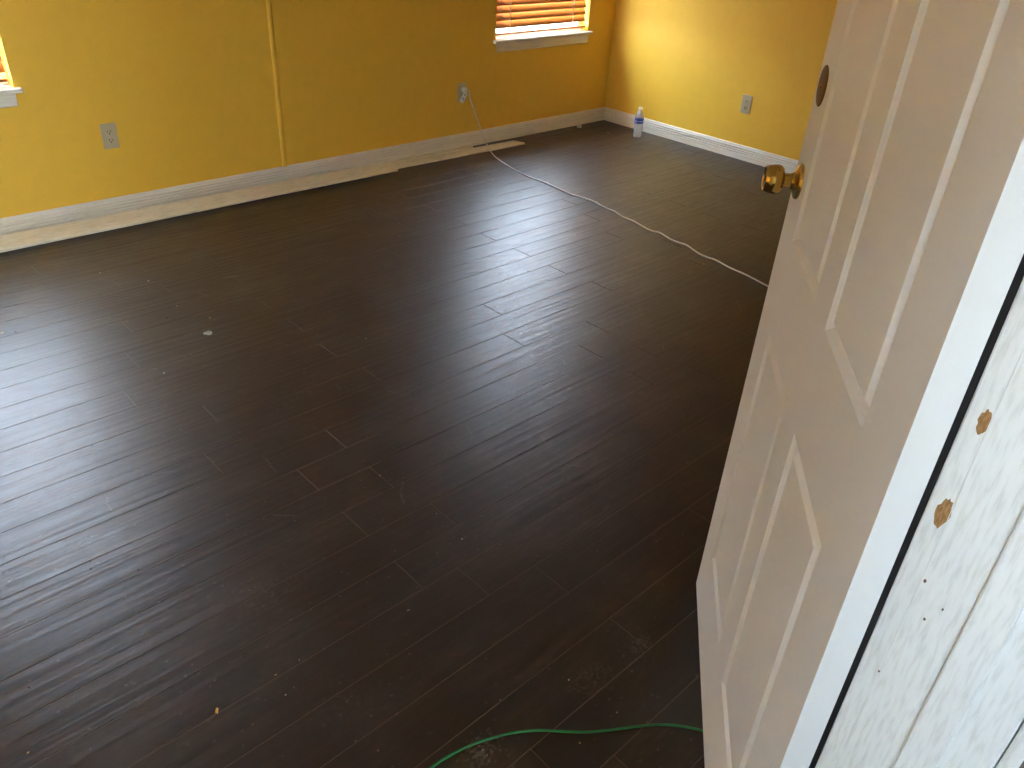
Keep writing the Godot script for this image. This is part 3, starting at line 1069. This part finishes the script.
func build_outlets() -> void:
	outlet("almond double outlet with nothing plugged in, beside the vertical yellow batten", Vector3(1.257, 0.382, ROOM_B), 0.0)
	outlet("almond double outlet with the tagged white cord plugged in", Vector3(3.412, 0.350, ROOM_B), 0.0)
	outlet("almond double outlet on the bright wall above the white baseboard", Vector3(ROOM_R, 0.349, -2.843), -PI / 2.0)


# ------------------------------------------------------------------ cords
func build_cords() -> void:
	# white cord: plug, drop to the boards, then across the floor to behind the door
	var o := thing("extension_cord", "thin white cord running from the outlet across the dark floor", "cord", Vector3(3.412, 0.0, -3.6))
	var c := o.position
	var r := 0.0037
	var pts := [Vector3(3.412, 0.366, ROOM_B + 0.034), Vector3(3.430, 0.362, ROOM_B + 0.050), at_z(469.5, 97, ROOM_B + 0.050), at_z(473, 107, ROOM_B + 0.050), at_z(476.5, 117.5, ROOM_B + 0.056), at_z(480.5, 129, ROOM_B + 0.075), at_z(484.5, 139.5, -3.93), at_z(489, 148.5, -3.875)]
	for p in [[494.5, 156], [503, 162.5], [516, 170.3], [529, 177], [545, 182.5], [558, 188.5], [570, 194], [580, 197], [587, 199], [595, 202], [602, 206], [608, 209], [614, 211.2], [623, 217], [633, 221], [640, 225], [647, 229], [653, 231.2], [660, 233], [666, 236.5], [672, 240], [680, 243], [687, 245.4], [698, 253], [707, 257.2], [715.6, 260], [730.5, 268], [745.5, 274.5], [766.5, 285.5], [785, 295], [800, 310]]:
		pts.append(on_plane(p[0], p[1], r) + Vector3(0, 0.0003, 0))
	for i in pts.size():
		pts[i] -= c
	var st := new_st()
	tube(st, pts, r, 10, 5)
	put("cord", st, M.cord_plastic, o)
	# plug body in the upper receptacle
	st = new_st()
	bx(st, Vector3(3.398, 0.356, ROOM_B + 0.0085) - c, Vector3(3.427, 0.382, ROOM_B + 0.040) - c, 0.006)
	put("plug", st, M.cord_plastic, o)
	# warning tag wrapped on the cord under the plug
	var tc := at_z(463.5, 97.5, ROOM_B + 0.052) - c
	var ax := (at_z(461.0, 102.5, ROOM_B + 0.052) - at_z(467.0, 91.0, ROOM_B + 0.052)).normalized()
	var ay := Vector3(0, 0, 1).cross(ax).normalized()
	var xf := Transform3D(Basis(ax, ay, ax.cross(ay)), tc)
	st = new_st()
	slab(st, xf, Vector3(-0.034, -0.0165, -0.0006), Vector3(0.034, 0.0165, 0.0006))
	var tg := put("tag", st, M.tag_paper, o)
	for q in [[-0.018, 0.000, 0.0030, 0.005], [0.004, 0.002, 0.0012, 0.009], [0.010, 0.000, 0.0012, 0.009]]:
		st = new_st()
		slab(st, xf, Vector3(q[0] - q[2], q[1] - q[3], 0.0005), Vector3(q[0] + q[2], q[1] + q[3], 0.0009))
		put("print_mark", st, M.slot_dark, tg)
	# green wire by the door
	var g := thing("green_wire", "thin green wire curving over the floor to the door's bottom edge", "wire", on_plane(556, 731))
	pts = []
	var rg := 0.0026
	for p in [[395, 805], [413, 782], [431, 768], [445, 758.5], [462.5, 749], [478, 742.5], [494, 737.5], [510, 733.5], [525, 731.3], [540, 730.5], [556, 731], [572, 732], [587.5, 732.2], [603, 731], [619, 729], [635, 726.8], [650, 725.2], [662, 724.8], [672, 725.2], [688, 727.5], [703, 731], [722, 737], [745, 748]]:
		pts.append(on_plane(p[0], p[1], rg) + Vector3(0, 0.0003, 0) - g.position)
	st = new_st()
	tube(st, pts, rg, 10, 5)
	put("insulation", st, M.green_wire, g)


func slab(st: SurfaceTool, xf: Transform3D, lo: Vector3, hi: Vector3) -> void:
	var one := new_st()
	bx(one, lo, hi)
	st.append_from(one.commit(), 0, xf)


# ------------------------------------------------------------------ bottle
func build_bottle() -> void:
	var o := thing("water_bottle", "clear plastic water bottle with blue label and white cap by the baseboard", "bottle", Vector3(4.664, 0.0, -3.563))
	var st := new_st()
	var p := [Vector2(0.0, 0.006), Vector2(0.012, 0.004), Vector2(0.022, 0.0003), Vector2(0.028, 0.0008), Vector2(0.0310, 0.006), Vector2(0.0318, 0.014)]
	for i in 5:
		var y := 0.020 + i * 0.016
		p.append(Vector2(0.0318, y))
		p.append(Vector2(0.0302, y + 0.005))
		p.append(Vector2(0.0318, y + 0.010))
	p.append_array([Vector2(0.0318, 0.104), Vector2(0.0312, 0.107), Vector2(0.0312, 0.138), Vector2(0.0316, 0.141), Vector2(0.0300, 0.150), Vector2(0.0245, 0.163), Vector2(0.0175, 0.174), Vector2(0.0128, 0.180), Vector2(0.0125, 0.186), Vector2(0.0165, 0.1868), Vector2(0.0165, 0.1880), Vector2(0.0125, 0.1885), Vector2(0.0125, 0.200)])
	lathe(st, p, 32)
	put("body", st, M.bottle_plastic, o)
	st = new_st()
	lathe(st, [Vector2(0.0319, 0.0945), Vector2(0.0324, 0.095), Vector2(0.0324, 0.1320), Vector2(0.0316, 0.1325)], 32)
	var lb := put("label_band", st, M.bottle_label, o)
	lb.set_meta("label", "blue paper label")
	st = new_st()
	lathe(st, [Vector2(0.0324, 0.1100), Vector2(0.0326, 0.1103), Vector2(0.0326, 0.1117), Vector2(0.0324, 0.1120)], 32)
	put("label_stripe", st, M.label_white, lb)
	st = new_st()
	lathe(st, [Vector2(0.0130, 0.1890), Vector2(0.0150, 0.1890), Vector2(0.0152, 0.2000), Vector2(0.0142, 0.2025), Vector2(0.0, 0.2030)], 24)
	put("cap", st, M.bottle_cap, o)


# ------------------------------------------------------------------ bits on the floor
func bit(called: String, label: String, category: String, px: float, py: float, size: Vector3, m: Material, s: int, group := "") -> void:
	var r := RandomNumberGenerator.new()
	r.seed = s
	var st := new_st()
	var n := 9
	var rings := [[0.80, 0.0], [1.0, 0.35], [0.75, 0.8], [0.0, 1.0]]
	var jag := []
	for i in n:
		jag.append(r.randf_range(0.65, 1.15))
	var grid := []
	for k in rings.size():
		var row := []
		for i in n:
			var a := TAU * i / n
			row.append(Vector3(cos(a) * size.x * 0.5 * jag[i] * rings[k][0], size.y * rings[k][1] * r.randf_range(0.8, 1.0) if rings[k][1] > 0.0 else 0.0, sin(a) * size.z * 0.5 * jag[i] * rings[k][0]))
		grid.append(row)
	for k in rings.size() - 1:
		for i in n:
			var j := (i + 1) % n
			var hint: Vector3 = grid[k][i] + Vector3(0, size.y * 0.3, 0)
			if k == rings.size() - 2:
				tri(st, grid[k][i], grid[k][j], Vector3(0, size.y, 0), Vector3.UP)
			else:
				quad(st, grid[k][i], grid[k][j], grid[k + 1][j], grid[k + 1][i], hint)
	var o := put(called, st, m)
	tag(o, label, category, group)
	o.position = on_plane(px, py)
	o.rotation.y = r.randf() * TAU


func build_debris() -> void:
	bit("paint_drop", "whitish dried drop, the largest pale spot on the dark planks", "paint drop", 208, 333, Vector3(0.046, 0.002, 0.034), M.paint_drop, 1)
	bit("crumpled_paper", "small crumpled white scrap at the foot of the baseboard", "paper scrap", 579, 127.5, Vector3(0.045, 0.030, 0.035), M.white_paper, 2)
	bit("wood_chip", "bright yellow chip lying on a plank seam", "chip", 217, 711, Vector3(0.016, 0.003, 0.007), M.yellow_chip, 3)
	var s := 10
	for p in [[210, 318, 9], [214, 320, 6], [148.5, 281, 11], [100, 273, 9], [177, 306, 7], [608, 133, 22], [366, 338.6, 7], [399, 236, 7], [285.7, 695, 5], [462, 539, 7], [380, 475.4, 5], [436.5, 513.8, 4], [568.7, 680, 6], [617, 712.5, 4], [632, 671, 3], [409, 610, 4], [407.7, 610.5, 4], [299.4, 660, 4], [483, 750, 5], [479, 746, 4], [487, 755, 4], [500, 700, 3], [164, 373, 9], [575, 235, 8]]:
		s += 1
		bit("debris_fleck", "tiny pale fleck of debris on the dark planks", "debris", p[0], p[1], Vector3(p[2] * 0.0008, 0.0012, p[2] * 0.0006), M.pale_fleck, s, "pale debris flecks on the floor")
	for p in [[469.6, 165, 13], [703.6, 264, 13], [275.4, 675, 7], [378, 750.7, 5], [579.7, 743, 6], [28, 753, 6], [2, 333, 14], [603, 285.6, 9]]:
		s += 1
		bit("wood_shaving", "tiny tan wood shaving on the dark planks", "shaving", p[0], p[1], Vector3(p[2] * 0.001, 0.002, p[2] * 0.0006), M.tan_chip, s, "tan shavings on the floor")
	for p in [[213.5, 323, 9], [167, 318, 9], [16, 332, 13], [397, 219.5, 12], [528, 271, 9], [91, 569, 6], [90.5, 561, 5], [138.6, 569.8, 6], [29, 687.5, 5], [92, 446, 5]]:
		s += 1
		bit("dirt_crumb", "tiny black dirt crumb on the dark planks", "crumb", p[0], p[1], Vector3(p[2] * 0.0008, 0.002, p[2] * 0.0006), M.dark_crumb, s, "black crumbs on the floor")
